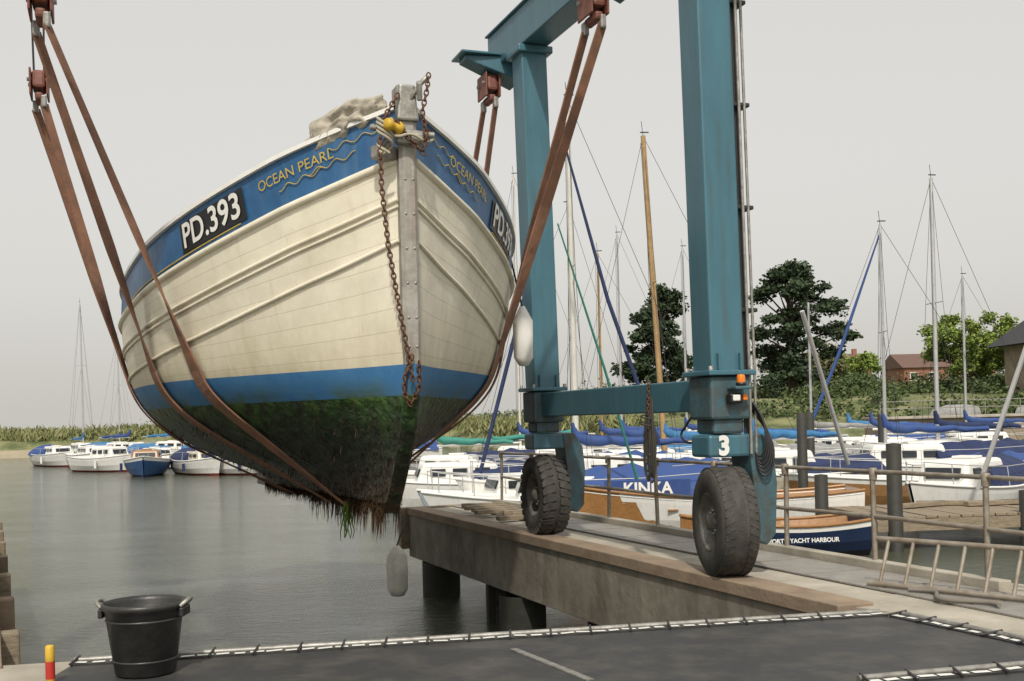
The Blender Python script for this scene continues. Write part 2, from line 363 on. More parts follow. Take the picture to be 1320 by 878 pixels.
tree('broadleaf_tree.003',30,108,6,rclumps(24,2.4,3.4,2,.9,.8),6000,.18,leafmat('olive_leaves',(.07,.075,.03),(.18,.17,.08)),.2)
tree('broadleaf_tree.004',51,104,7,rclumps(24,3,4,2,1,.8),6000,.2,leaf_bush,.2)
cl=[]
for i in range(150):
    x=8+random.random()*44; y=shore(x)+5+random.random()*26; r=.5+random.random()*.9
    cl.append(((x,y,gz(x,y)+r*.3),(r*1.6,r,r*.75)))
for i in range(110):
    x=8+random.random()*62; y=98+random.random()*14; r=1.0+random.random()*1.1
    cl.append(((x,y,gz(x,y)+r*.5),(r*1.5,r,r*.95)))
leaves('bushes',cl,60000,.14,leaf_bush,shell=.3)
cl=[]
for i in range(170):
    x=-85+random.random()*93; y=shore(x)+3.5+random.random()*8; r=.9+random.random()*.4
    cl.append(((x,y,gz(x,y)+.35),(r*2.4,r,r*.75)))
leaves('reed_bed',cl,42000,.42,leaf_reed,shell=.1,up=1.8)
cl=[]
for i in range(80):
    x=20+random.random()*200; y=230+random.random()*60; r=2+random.random()*2.2
    cl.append(((x,y,2+r*.4),(r*2.3,r,r)))
for i in range(50):
    x=-90+random.random()*100; y=260+random.random()*60; r=1.2+random.random()*1.2
    cl.append(((x,y,1.2+r*.4),(r*3,r,r)))
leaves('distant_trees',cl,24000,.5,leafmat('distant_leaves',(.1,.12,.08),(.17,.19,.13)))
# ---------------------------------------------------------------- buildings
def house(name,x,y,wd,dp,h,rh,wall,roof,rot=0,z=None):
    z=gz(x,y)-.3 if z is None else z; g=grp(name,(x,y,z),rot)
    box('walls',(0,0,h/2),(wd,dp,h),wall,g,b=0)
    e=.35; vs=[(-wd/2-e,-dp/2-e,h),(wd/2+e,-dp/2-e,h),(wd/2+e,dp/2+e,h),(-wd/2-e,dp/2+e,h),(-wd/2-e,0,h+rh),(wd/2+e,0,h+rh)]
    mesh('roof',vs,[(0,1,5,4),(2,3,4,5),(1,2,5),(3,0,4),(0,3,2,1)],roof,g)
    k=max(2,int(wd/2.6))
    for i in range(k):
        xx=-wd/2+(i+.5)*wd/k
        for zz in ([h*.3,h*.75] if h>4 else [h*.55]):
            box('window_frame',(xx,-dp/2-.02,zz),(1.15,.08,1.15),whitep,g,b=0); box('window_glass',(xx,-dp/2-.05,zz),(.95,.06,.95),glass,g,b=0)
    box('door',(wd*.1,-dp/2-.03,1),(.9,.06,2),dblue,g,b=0)
    box('chimney',(wd*.3,0,h+rh),(.6,.6,1.4),brick,g,b=0)
    return g
house('brick_house',56,150,8,7,4.8,2.0,brick,rooft,.1)
house('brick_house.001',65,158,7,7,5.0,2.0,brick,rooft,-.1)
house('brick_house.002',48,160,7,7,5.4,2.0,brick,rooft,.0)
g=grp('harbour_office_building',(41.9,80,gz(42,80)-.2),.05)
box('walls',(0,0,2.2),(8,8,4.4),render,g,b=0)
mesh('roof',[(-5.0,-5,4.3),(5,-5,4.3),(5,5,4.3),(-5.0,5,4.3),(-3.2,-2,6.3),(4,-2,6.3),(4,2,6.3),(-3.2,2,6.3)],[(0,1,5,4),(1,2,6,5),(2,3,7,6),(3,0,4,7),(4,5,6,7),(3,2,1,0)],roofd,g)
for i in range(4): 
    box('window',(-3+i*2,-4.03,3.0),(1.5,.08,1.3),glass,g,b=0); box('sill',(-3+i*2,-4.06,2.3),(1.7,.12,.1),whitep,g,b=0)
g=grp('quay_wall',(30,64,-1),0)
box('wall',(4,0,.8),(26,3,2.4),render,g,b=.03); 
box('coping',(4,-.1,2.07),(26.2,3.3,.14),conc,g,b=.02)
for i in range(14): box('timber_fender',(-8+i*1.9,-1.6,.5),(.3,.25,2.6),pilem,g,b=.02)
lines('quay_railing',[[(-9,-1.4,3.0),(17,-1.4,3.0)],[(-9,-1.4,2.6),(17,-1.4,2.6)]]+[[(-9+i*2,-1.4,2.1),(-9+i*2,-1.4,3.0)] for i in range(14)],.025,steel,g)
for i,(x,c) in enumerate(((-4,greyc),(1,greyc),(6,blue),(11,varn))): lathe('stored_dinghy',[(0,-1.5),(.35,-1.3),(.6,-.5),(.62,.6),(.5,1.3),(0,1.4)],c,g,16,'X').location=(x,.4,2.15)
# ---------------------------------------------------------------- quay
prism('quay',[(-30,-30),(30,-30),(30,4),(7,4.5),(5.5,7.7),(4.5,9.9),(2.5,9.22),(2.95,8.64),(-3.36,7.56),(-3.7,7.5),(-5.4,10.5),(-6.9,9.5),(-30,5)],-3.2,0,conc)
g=grp('black_work_mat',(0,6,0),world=True)
A=Vector((-3.02,7.43,.0));B=Vector((2.83,8.46,.0));C=Vector((3.62,6.75,0));
vs=[A,B,C,Vector((4.6,4.4,0)),Vector((3,1,0)),Vector((-3,1,0)),Vector((-3.0,6.6,0))]
mesh('mat_sheet',[(v.x,v.y,.012) for v in vs],[tuple(range(len(vs)-1,-1,-1))],matm,g)
def lacing(P,Q,nm):
    d=(Q-P); Ln=d.length; d.normalize(); nn=Vector((-d.y,d.x,0)); ang=math.atan2(d.y,d.x); mid=(P+Q)/2
    box(nm+'_band',(mid.x,mid.y,.018),(Ln,.09,.012),blackp,g,(0,0,ang),b=0)
    tube(nm+'_edge_pipe',[P+nn*.07+Vector((0,0,.03)),Q+nn*.07+Vector((0,0,.03))],.02,steel,g)
    k=int(Ln/.115); vs=[];fs=[]
    for i in range(k):
        c=P+d*(i+.5)*Ln/k; l=.035+random.random()*.02; o=random.uniform(-.012,.012); tw=random.uniform(-.012,.012)
        q=len(vs)
        for a,b_ in ((-l,-.024-tw),(l,-.024+tw),(l,.024+tw),(-l,.024-tw)): vs.append((c.x+d.x*a+nn.x*(b_+o),c.y+d.y*a+nn.y*(b_+o),.028))
        fs.append((q,q+1,q+2,q+3))
    mesh(nm+'_white_lacing',vs,fs,whitep,g)
    lines(nm+'_hooks',[[tuple(P+d*(i*.3)+nn*(-.07)+Vector((0,0,.03))),tuple(P+d*(i*.3+.03)+nn*.1+Vector((0,0,.05)))] for i in range(int(Ln/.3))],.009,blackp,g)
lacing(A,B,'rear'); lacing(B+Vector((.05,-.06,0)),C,'side')
lacing(Vector((2.0,6.35,0)),Vector((3.6,6.72,0)),'front')
box('metal_strip',(.2,7.08,.017),(.05,1.05,.008),steel,g,(0,0,R(26)),b=0)
def bucket():
    g=grp('black_bucket',(-2.42,7.13,.013))
    prof=[(0,.0),(.17,0),(.19,.015),(.245,.42),(.262,.43),(.268,.45),(.262,.468),(.25,.468),(.24,.44),(.185,.03),(0,.03)]
    lathe('tub',prof,blackp,g,48,'Z')
    for z in (.1,.36): 
        r=.19+(z-.015)*.136; lathe('rib',[(r,z-.008),(r+.008,z),(r,z+.008)],blackp,g,48,'Z')
    for sx in (-1,1):
        tube('handle',[(sx*.255,-.07,.44),(sx*.29,-.06,.47),(sx*.3,0,.48),(sx*.29,.06,.47),(sx*.255,.07,.44)],.014,steel,g,True)
        box('handle_lug',(sx*.262,0,.4),(.03,.16,.06),blackp,g,b=.008)
bucket()
g=grp('marker_post',(-2.93,6.87,0))
lathe('post',[(0,0),(.028,0),(.028,.05)],yel,g,16,'Z'); lathe('red_band',[(.0285,.05),(.0285,.16)],redp,g,16,'Z'); lathe('post_top',[(.028,.16),(.028,.25),(.02,.26),(0,.262)],yel,g,16,'Z')
# ---------------------------------------------------------------- piers
pr=grp('concrete_pier',BOW,ANG)
def pe(s): return 2.94+(s-.1)*-.036
s0,s1=-1.9,10.2
def strip(nm,l0,l1,z0,z1,mat,a=s0,b_=s1,bevw=.01,par=pr):
    prism(nm,[(pe(a)+l0,a),(pe(a)+l1,a),(pe(b_)+l1,b_),(pe(b_)+l0,b_)],z0,z1,mat,par,b=bevw)
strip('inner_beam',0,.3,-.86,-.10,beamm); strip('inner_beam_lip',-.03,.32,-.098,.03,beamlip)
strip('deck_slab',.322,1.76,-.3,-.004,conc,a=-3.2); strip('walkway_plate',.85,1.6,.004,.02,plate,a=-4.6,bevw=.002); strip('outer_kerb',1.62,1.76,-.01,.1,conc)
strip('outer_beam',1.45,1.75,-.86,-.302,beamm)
for s in range(-4,10): 
    if s<9: strip('plate_joint',.86,1.59,.0205,.024,railm,a=s-.3,b_=s-.27,bevw=0)
box('end_baulk',(pe(s1)+.8,s1+.1,-.35),(1.9,.18,.75),wood,pr)
for (s,l) in ((9.3,.3),(9.3,1.5),(5.2,.15),(5.2,1.5),(1.2,.3),(1.2,1.5)):
    lathe('pile',[(.33,-6),(.33,-.87)],pilem,pr,24,'Z').location=(pe(s)+l,s,0)
box('pile_brace',(pe(6.6)+.1,6.3,-2),(.12,.12,3.0),pilem,pr)
for i in range(7): box('loose_timber',(pe(8.2)+.75+random.random()*.5,6.8+i*.3,.06+.012*i),(.75,.16,.07),wood,pr,(0,0,random.uniform(-.3,.3)))
rg=grp('railing',BOW,ANG)
posts=[-4.6+1.45*i for i in range(11)]
rp=lambda s:pe(s)+1.7
lines('rails',[[(rp(s)+random.uniform(-.012,.012),s,.98) for s in posts],[(rp(s),s,.52+random.uniform(-.015,.015)) for s in posts]],.024,railm,rg)
lines('posts',[[(rp(s),s,.08 if s>-1.9 else 0),(rp(s)+random.uniform(-.02,.02),s,.98)] for s in posts],.027,railm,rg)
for s in posts: lathe('clamp',[(.037,.9),(.04,.94),(.04,1.01),(.03,1.02)],railm,rg,12,'Z').location=(rp(s),s,0)
lg=grp('metal_ladder',BOW,ANG)
la=Vector((3.86,-1.15,.05)); lb=Vector((4.78,-3.6,.05)); up=Vector((.16,.06,.38))
lines('stiles',[[la,lb],[la+up,lb+up]],.026,railm,lg); lines('rungs',[[la.lerp(lb,(i+.5)/11),la.lerp(lb,(i+.5)/11)+up] for i in range(11)],.018,railm,lg)
tube('mooring_rope',[tuple(Matrix.Rotation(ANG,3,'Z')@Vector((rp(-1)-.75+.12*math.sin(i*1.1),-1.6+i*-.12,.045))+Vector(BOW)) for i in range(9)],.018,nmat('rope',(.2,.18,.15),.9),None,True)
lp=grp('concrete_pier.001',(-3.56,7.5,0),R(25.5))
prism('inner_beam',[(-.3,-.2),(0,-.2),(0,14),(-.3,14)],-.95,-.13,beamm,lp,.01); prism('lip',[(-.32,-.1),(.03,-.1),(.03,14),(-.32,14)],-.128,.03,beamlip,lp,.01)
prism('deck_slab',[(-1.7,.2),(-.322,.2),(-.322,14),(-1.7,14)],-.3,-.003,conc,lp,.01)
for s in (2,7,12.5): lathe('pile',[(.3,-6),(.3,-.96)],pilem,lp,24,'Z').location=(-.4,s,0)
for s in range(1,14,2): box('rubbing_post',(.09,s+.4,-.75),(.16,.2,1.5),wood if s%4==1 else beamlip,lp,b=.02)
box('rubbing_waler',(.05,7,-.45),(.08,13.6,.16),beamlip,lp,b=.01)
fg=grp('fender_buoy',(-1.86,17.2,-.72)); 
lathe('float',[(0,-.42),(.1,-.4),(.16,-.3),(.17,0),(.16,.22),(.09,.32),(.04,.38),(0,.38)],nmat('dirty_fender',(.85,.82,.72),.7,0,.3,6),fg,24,'Z')
tube('line',[(0,0,.36),(.1,.4,.72)],.015,wire,fg)
# ---------------------------------------------------------------- the fishing boat
LB=10.6
fz=lambda s:interp([(0,4.34),(1,4.03),(2,3.76),(3,3.57),(4.5,3.43),(6,3.38),(8,3.42),(9.5,3.6),(10.6,3.85)],s)
kz=lambda s:.78-.02*s
SS=[0,.5,1,2,3,4.5,6,8,9.5,10.6]
TT=[[.07]*9,[.60,.50,.40,.32,.25,.18,.12,.09,.07],[1.05,.93,.78,.64,.50,.34,.20,.11,.08],[1.68,1.60,1.45,1.27,1.05,.74,.42,.18,.08],[2.05,2.03,1.94,1.8,1.55,1.12,.65,.26,.09],[2.25,2.27,2.24,2.13,1.88,1.42,.85,.34,.09],[2.3,2.32,2.28,2.18,1.95,1.5,.9,.36,.09],[2.1,2.12,2.05,1.9,1.6,1.15,.62,.24,.09],[1.5,1.45,1.3,1.1,.85,.55,.3,.14,.08],[.07]*9]
def hb(s,z):
    vals=[interp([(a,row[k]) for a,row in zip(SS,TT)],s) for k in range(9)]
    top=fz(s); k0=kz(s)
    hts=[(k0+(2.1-k0)*(1-g)) for g in (1,.85,.7,.5,.25)]
    tab=list(zip(hts,[vals[8],vals[7],vals[6],vals[5],vals[4]]))+[(2.1,vals[3]),(2.1+(top-2.1)*.33,vals[2]),(2.1+(top-2.1)*.66,vals[1]),(top,vals[0])]
    return max(.06,interp(tab,z))
def so(z): return .9*max(0,(2.05-z)/1.27)**1.6
def H(s,z,side,off=0):
    b_=hb(s,z); y=s+so(z)*(1-s/LB)
    if off:
        e=.02; db=(hb(min(LB,s+e),z)-hb(max(0,s-e),z))/(2*e); n=Vector((1,-db,0)).normalized()
        return Vector((side*(b_+off*n.x),y+off*n.y,z))
    return Vector((side*b_,y,z))
bt=grp('fishing_boat',BOW,ANG)
srow=[0,.06,.14,.25,.38]+[.5+.15*i for i in range(10)]+[2+.25*i for i in range(35)]; srow=[s for s in srow if s<LB-.05]+[LB]
rows=[]
NB=4;NT=12;NU=16
for i in range(NB+1): rows.append((lambda s,i=i:fz(s)-.43*i/NB, i*.4))
for i in range(1,NT+1): rows.append((lambda s,i=i:(fz(s)-.43)+(2.1-(fz(s)-.43))*i/NT, 2+i*9/NT))
for i in range(1,3): rows.append((lambda s,i=i:2.1-.27*i/2+.0*s, 12+i*.3))
for i in range(1,NU+1): rows.append((lambda s,i=i:1.83+(kz(s)-1.83)*i/NU, 14+i*.6))
nR=len(rows)
for side,nm in ((-1,'hull_starboard_side'),(1,'hull_port_side')):
    vs=[];uv=[];fs=[];mi=[]
    for s in srow:
        for zf,v in rows:
            z=zf(s); vs.append(H(s,z,side)); uv.append((s,v))
    for a in range(len(srow)-1):
        for r in range(nR-1):
            f=(a*nR+r,(a+1)*nR+r,(a+1)*nR+r+1,a*nR+r+1); fs.append(f if side<0 else f[::-1])
            mi.append(0 if r<NB else 1 if r<NB+NT else 2 if r<NB+NT+2 else 3)
    mesh(nm,vs,fs,[h_blue,h_cream,h_boot,h_weed],bt,mi,True,uv)
    for off,r,m in ((.455,.034,h_cream),(.80,.02,h_cream),(.86,.014,h_cream),(1.16,.02,h_cream)):
        tube('rubbing_strake',[H(s,fz(s)-off,side,.008) for s in srow],r,m,bt)
    vs=[];fs=[]
    for s in srow:
        for o,dz in ((.035,-.02),(.035,.02),(-.12,.02),(-.12,-.02)):
            p=H(s,fz(s),side,o); p.z+=dz; p.x=side*max(.0,side*p.x); vs.append(p)
    for a in range(len(srow)-1):
        for k in range(4): fs.append((a*4+k,(a+1)*4+k,(a+1)*4+(k+1)%4,a*4+(k+1)%4))
    mesh('cap_rail',vs,fs,whitep,bt)
    tube('gold_coving_line',[H(s,fz(s)-.385,side,.006) for s in srow if 1.3<s<8.5],.007,gold,bt)
vs=[];fs=[]
for s in srow: vs+= [H(s,kz(s),-1),H(s,kz(s),1)]
mesh('keel_bottom',vs,[(2*i,2*i+2,2*i+3,2*i+1) for i in range(len(srow)-1)],h_weed,bt)
vs=[]
for s in srow:
    z=fz(s)-.5; vs+=[H(s,z,-1)*1,H(s,z,1)*1]
mesh('deck',vs,[(2*i,2*i+1,2*i+3,2*i+2) for i in range(len(srow)-1)],wood,bt)
vs=[];fs=[];mi=[];zs=[4.52,4.35,4,3.5,3,2.5,2.1,1.95,1.83,1.6,1.4,1.2,1.0,.85,.74]
for z in zs:
    y=so(z); wd=.08 if z>2.2 else .07
    for x,dy in ((-wd,.12),(-wd,-.07),(-wd*.6,-.095),(wd*.6,-.095),(wd,-.07),(wd,.12)): vs.append((x,y+dy,z))
for i in range(len(zs)-1):
    for k in range(6): fs.append((i*6+k,(i+1)*6+k,(i+1)*6+(k+1)%6,i*6+(k+1)%6)); mi.append(0 if zs[i]>2.15 else 1 if zs[i]>1.84 else 2)
fs.append((0,1,2,3,4,5)); mi.append(0)
stemm=nmat('stem_plate',(.4,.385,.35),.5,.4,.3,6,.15,30,col2=(.24,.22,.19),streak=((.2,.13,.08),.7))
mesh('stem_post',vs,fs,[stemm,h_boot,h_weed],bt,mi)
for z in (4.0,3.7,3.4,3.1,2.8,2.5,2.25): 
    for x in (-.035,.035): lathe('stem_bolt',[(0,-.103),(.012,-.1),(.014,-.094)],steel,bt,8,'X').matrix_local=Matrix.Translation((x,0,z))@Matrix.Rotation(R(90),4,'Z')
box('stem_head_plate',(.0,-.07,4.36),(.2,.12,.32),steel,bt,b=.02,taper=(.7,.8))
box('roller_bracket',(.1,-.14,4.46),(.05,.2,.16),steel,bt,(R(20),0,R(-15)),b=.015)
tube('roller_arm',[(.02,-.1,4.38),(.11,-.18,4.52),(.17,-.18,4.58)],.022,steel,bt)
box('shackle_plate',(0,-.13,4.04),(.24,.1,.1),steel,bt,b=.02)
box('hawse_bracket',(-.2,-.02,3.93),(.2,.14,.12),steel,bt,(0,0,R(30)),b=.02)
tube('bollard_bar',[(-.34,-.12,4.12),(.22,-.14,4.08)],.026,steel,bt)
r_=lathe('yellow_roller',[(0,-.09),(.04,-.09),(.06,-.05),(.035,-.02),(.035,.02),(.06,.05),(.04,.09),(0,.09)],yel,bt,24,'X'); r_.location=(-.15,-.2,4.12); r_.rotation_euler=(0,R(10),R(25))
rope_y=nmat('cream_rope',(.4,.36,.27),.9)
for k in range(4): tube('rope_turns',[(-.22+.05*math.cos(t*.7+k)*1.3,-.16+.05*math.sin(t*.7+k),4.2-.026*t) for t in range(13)],.013,rope_y,bt,True)
tube('rope_lashing',[(-.3,-.05,4.16),(-.15,-.2,4.01),(0,-.22,4.08),(.15,-.2,3.98),(.28,.1,4.11)],.013,rope_y,bt,True)
chain('bow_chain',[(.17,-.2,4.58),(.14,-.24,4.44),(.1,-.22,4.26),(.13,-.22,4.06),(.1,-.2,3.91),(0,-.2,4.01),(-.12,-.2,4.16),(-.24,-.19,4.11)],rustm,bt,.06,.007)
chain('hanging_chain',[(-.1,-.14,4.4),(-.22,-.17,4.2),(-.27,-.18,4.0),(-.27,-.2,3.6),(-.23,-.22,3.1),(-.14,-.2,2.55),(-.05,-.15,2.1),(-.02,-.13,1.95)],rustm,bt,.062,.0075)
chain('waterline_chain',[(-.03,-.13,2.15),(-.08,-.1,2.0),(-.08,-.04,1.85),(-.02,-.02,1.75),(.05,-.06,1.88),(.04,-.12,2.1)],rustm,bt,.06,.008)
chain('side_chain',[(.08,-.15,4.06),(.2,.05,4.1),(.3,.2,4.21)],rustm,bt,.06,.008)
def wrap(me,nm,smid,zoff,side,mat,off=.012):
    vs=[];
    for v in me.vertices:
        s=smid+v.co.x*(1 if side>0 else -1)
        z=fz(s)-zoff+v.co.y; vs.append(H(s,z,side,off))
    mesh(nm,vs,[tuple(p.vertices) for p in me.polygons],mat,bt)
def grid(w_,h_,nx=24,ny=3):
    me=bpy.data.meshes.new('g'); vs=[(-w_/2+w_*i/nx,-h_/2+h_*j/ny,0) for j in range(ny+1) for i in range(nx+1)]
    me.from_pydata(vs,[],[(j*(nx+1)+i,j*(nx+1)+i+1,(j+1)*(nx+1)+i+1,(j+1)*(nx+1)+i) for j in range(ny) for i in range(nx)]); return me
for side in (-1,1):
    wrap(grid(.9,.29),'registration_board',1.76,.225,side,blackb,.014)
    wrap(text_mesh('PD.393',.33,.006,sx=.84,fine=True),'registration_number',1.76,.225,side,whitep,.024)
    wrap(text_mesh('OCEAN PEARL',.13,0,sx=.8,fine=True),'boat_name',.8,.17,side,gold,.014)
    for k,(sc,zc) in enumerate(((.74,.27),(.5,.25),(.3,.13))):
        pts=[H(sc+.2*(t/20-.5)*2,fz(sc)-zc+.022*math.sin(t*.9+k)-(.2*(t/20-.5)*2)*.33,side,.012) for t in range(21)]
        tube('scroll_ornament',pts,.0045,gold,bt)
bm=bmesh.new(); bmesh.ops.create_icosphere(bm,subdivisions=5,radius=1)
for v in bm.verts:
    n_=abs(noise.noise(v.co*1.7))*.4-abs(noise.noise(v.co*3+Vector((3,0,0))))*.35+noise.noise(v.co*9)*.03; v.co=v.co*(1+n_); v.co.x*=.26; v.co.y*=.5; v.co.z*=.2
me=bpy.data.meshes.new('tarp'); bm.to_mesh(me); bm.free(); me.materials.append(tarpm)
for p in me.polygons: p.use_smooth=True
o=bpy.data.objects.new('folded_tarpaulin',me); o.location=(-.4,.62,4.24); o.rotation_euler=(R(-18),0,R(28)); link(o,bt)
box('wheelhouse',(0,7.4,3.6),(1.5,1.6,1.5),whitep,bt,b=.04); box('wheelhouse_window',(0,6.58,4.05),(1.1,.05,.4),glass,bt,b=.01)
vs=[];fs=[]
for i in range(8000):
    s=random.random()**1.2*9; side=random.choice((-1,-1,1)); 
    z=kz(s)+ (random.random()*.06 if random.random()<.5 else random.random()**2*.9); 
    p=H(s,z,side,.006); 
    if s<.3: p.y-=random.random()*.06
    l=.03+random.random()**4*(.34 if s<4 else .14); 
    if noise.noise(Vector((s*4,side*3,0)))<-.05: l*=.4
    if z>kz(s)+.1: l*=.4
    wd=.003+random.random()*.006; k=len(vs); a=random.uniform(-.03,.03)
    vs+=[p+Vector((-wd*.7,-wd,0)),p+Vector((wd*.7,wd,0)),p+Vector((a+wd*.4,a,-l*.7)),p+Vector((a*1.5,a,-l))]; fs.append((k,k+1,k+2,k+3))
mesh('weed_fringe',vs,fs,weedm,bt)
vs=[];fs=[]
for i in range(9):
    p=Vector((-.1+random.uniform(-.03,.03),2.45+random.uniform(-.05,.05),.76)); k=len(vs); pts=[p]
    for q in range(5): pts.append(pts[-1]+Vector((random.uniform(-.035,.025),random.uniform(-.04,.04),-.06-random.random()*.04)))
    for j,q in enumerate(pts): ww=.014*(1-j*.15); vs+=[q+Vector((-ww,0,0)),q+Vector((ww,0,0))]
    for q in range(5): fs.append((k+2*q,k+2*q+1,k+2*q+3,k+2*q+2))
mesh('green_weed_strand',vs,fs,weedg,bt)
f=lathe('fender',[(0,-.36),(.06,-.35),(.12,-.25),(.125,.2),(.06,.32),(.03,.38),(0,.38)],whitep,bt,24,'Z'); f.location=(2.3,3.3,2.6)
tube('fender_line',[(2.3,3.3,2.96),(2.16,3.3,3.58)],.012,wire,bt)
# ---------------------------------------------------------------- travel lift
tl=grp('boat_hoist',BOW,ANG)
NR=(3.13,.1);FR=(3.07,4.63);NL=(-4.32,.1);FL=(-4.32,4.63)
ZT=6.62; LW=.37
def leg(c,far,nm):
    x,y=c; ln=-.075 if x>0 else 0; z0=2.0
    vs=[]
    for z,dx in ((z0,0),(ZT,ln)):
        for a,b_ in ((-1,-1),(1,-1),(1,1),(-1,1)): vs.append((x+dx+a*LW/2,y+b_*LW/2,z))
    bev(mesh(nm+'_leg',vs,[(0,3,2,1),(4,5,6,7),(0,1,5,4),(1,2,6,5),(2,3,7,6),(3,0,4,7)],teal,tl),.02)
    box(nm+'_leg_flange',(x,y,1.99),(.52,.54,.05),teal,tl,b=.01)
    for a in (-1,1):
        for b_ in (-1,1): lathe(nm+'_bolt',[(0,.04),(.025,.04),(.025,0)],steel,tl,6,'Z').location=(x+a*.225,y+b_*.235,2.015)
        box(nm+'_stiffener',(x+a*.12,y-LW/2-.02,2.1),(.02,.05,.16),teal,tl,b=.004)
    box(nm+'_knuckle',(x,y,1.75),(.44,.44,.42),teald,tl,b=.03)
    box(nm+'_swivel',(x,y,1.48),(.34,.34,.16),teald,tl,b=.03)
    box(nm+'_yoke_top',(x+.06,y+.02,1.285),(.56,.36,.22),teal,tl,b=.03)
    prism_pts=[(.2,1.385),(.38,1.39),(.5,1.2),(.53,.9),(.5,.4),(.4,.3),(.26,.36),(.26,.9),(.24,1.1)]
    vs=[(x+px,y-.17,z) for px,z in prism_pts]+[(x+px,y+.2,z) for px,z in prism_pts]; n=len(prism_pts)
    fs=[tuple(range(n)),tuple(range(2*n-1,n-1,-1))]+[(i,n+i,n+(i+1)%n,(i+1)%n) for i in range(n)]
    o=mesh(nm+'_yoke_arm',vs,fs,teald,tl); bev(o,.015)
def wheel(c,steer,nm,blocks,rad=.56,wd=.42,zc=None):
    g=grp(nm,(c[0],c[1],zc if zc else rad+.02),R(steer),par=tl)
    h=wd/2; r=rad
    prof=[(r*.52,-h*.78),(r*.56,-h*.92),(r*.72,-h),(r*.88,-h*.96),(r*.96,-h*.85),(r,-h*.62),(r*1.0,0),(r,h*.62),(r*.96,h*.85),(r*.88,h*.96),(r*.72,h),(r*.56,h*.92),(r*.52,h*.78)]
    lathe('tyre',prof,rubber,g,64,'X')
    lathe('rim',[(r*.53,-h*.8),(r*.55,-h*.86),(r*.52,-h*.88),(r*.47,-h*.7),(r*.44,-h*.35),(r*.3,-h*.3),(r*.26,-h*.5),(r*.16,-h*.52),(r*.15,-h*.85),(0,-h*.87)],rim,g,48,'X')
    lathe('rim_back',[(r*.53,h*.8),(r*.45,h*.5),(0,h*.5)],rim,g,32,'X')
    for i in range(8):
        a=i*math.pi/4; o=lathe('lug_nut',[(0,-.03),(.016,-.03),(.016,0)],steel,g,6,'X'); o.location=(-h*.5-.005,r*.21*math.cos(a),r*.21*math.sin(a))
    vs=[];fs=[]
    nb=30 if blocks else 44
    for i in range(nb):
        a=2*math.pi*i/nb
        for sx in (-1,1):
            aa=a+(math.pi/nb if sx>0 else 0); w2=(math.pi/nb)*(.62 if blocks else .8)
            x0,x1=(sx*.03,sx*h*.97) if blocks else (sx*h*.35,sx*h*.8)
            k=len(vs); hh=.026 if blocks else .008
            for xx,r1 in ((x0,r+hh),(x1,r*.93+hh if blocks else r*.985+hh*.6)):
                sk_=(.08 if xx==x1 else 0)
                for da in (-w2,w2):
                    for rr in (r1,r1-.07): vs.append((xx,rr*math.cos(aa+da+sk_),rr*math.sin(aa+da+sk_)))
            fs+=[(k,k+2,k+6,k+4),(k,k+4,k+5,k+1),(k+2,k+3,k+7,k+6),(k+4,k+6,k+7,k+5),(k,k+1,k+3,k+2)]
    mesh('tread',vs,fs,rubber,g)
for c,f,nm in ((NR,0,'near_right'),(FR,1,'far_right'),(NL,0,'near_left'),(FL,1,'far_left')): leg(c,f,nm)
wheel((3.11,.02),-13,'wheel',False,.53,.40); wheel((3.05,4.6),-3,'wheel',True,.53,.40)
wheel((-4.32,.02),-13,'wheel',False,.54,.40); wheel((-4.32,4.6),-3,'wheel',True,.53,.40)
def beam(nm,x0,y0,x1,y1,z,w_,h_,mat=teal,ends=0):
    L_=math.hypot(x1-x0,y1-y0); a=math.atan2(y1-y0,x1-x0)
    return box(nm,((x0+x1)/2,(y0+y1)/2,z),(L_,w_,h_),mat,tl,(0,0,a),b=.015)
beam('lower_side_beam_right',3.12,.33,3.08,4.4,1.78,.24,.32); beam('lower_side_beam_left',-4.32,.33,-4.32,4.4,1.78,.24,.32)
beam('top_side_beam_right',3.13,-1.2,2.98,5.75,ZT+.26,.38,.5); beam('top_side_beam_left',-4.32,-1.2,-4.32,6.5,ZT+.4,.42,.54)
beam('cross_beam',-4.1,.1,2.86,.1,ZT+.3,.4,.56)
beam('top_beam_flange',3.13,-1.2,2.98,5.77,ZT+.525,.46,.03)
def bracket(s,x0,x1,z,nm):
    vs=[]
    for x,h,d in ((x0,.34,.5),(x1,.06,.3)):
        for a,b_ in ((-1,-h),(1,-h),(1,0),(-1,0)): vs.append((x,s+a*d/2,z+b_))
    bev(mesh(nm,vs,[(0,1,2,3),(7,6,5,4),(0,4,5,1),(1,5,6,2),(2,6,7,3),(3,7,4,0)],teal,tl),.015)
bracket(5.45,3.1,2.3,ZT+.1,'inboard_bracket'); bracket(1.95,3.2,2.4,ZT+.1,'inboard_bracket')
box('bracket_plate',(2.72,5.45,ZT+.12),(1.0,.5,.03),teal,tl,b=.005)
bracket(2.4,-4.2,-2.7,ZT+.6,'inboard_bracket'); bracket(6.0,-4.2,-2.9,ZT+.95,'inboard_bracket')
box('leg_head',(3.0,4.63,ZT-.05),(.5,.5,.1),teal,tl,b=.02)
text('number_three','3',.25,whitep,(NR[0]-.06,NR[1]-.17,1.28),(R(90),0,0),tl,.012)
g2=grp('warning_beacon',(NR[0]+.04,NR[1]-.34,1.86),par=tl)
lathe('base',[(0,0),(.05,0),(.05,.03),(0,.03)],blackb,g2,20,'Z'); lathe('lens',[(.04,.03),(.04,.09),(.03,.105),(0,.11)],orng,g2,20,'Z'); 
box('beacon_bracket',(NR[0]+.04,NR[1]-.31,1.84),(.18,.16,.03),teald,tl); box('lamp_housing',(NR[0]+.0,NR[1]-.28,1.74),(.14,.1,.1),blackb,tl,b=.02)
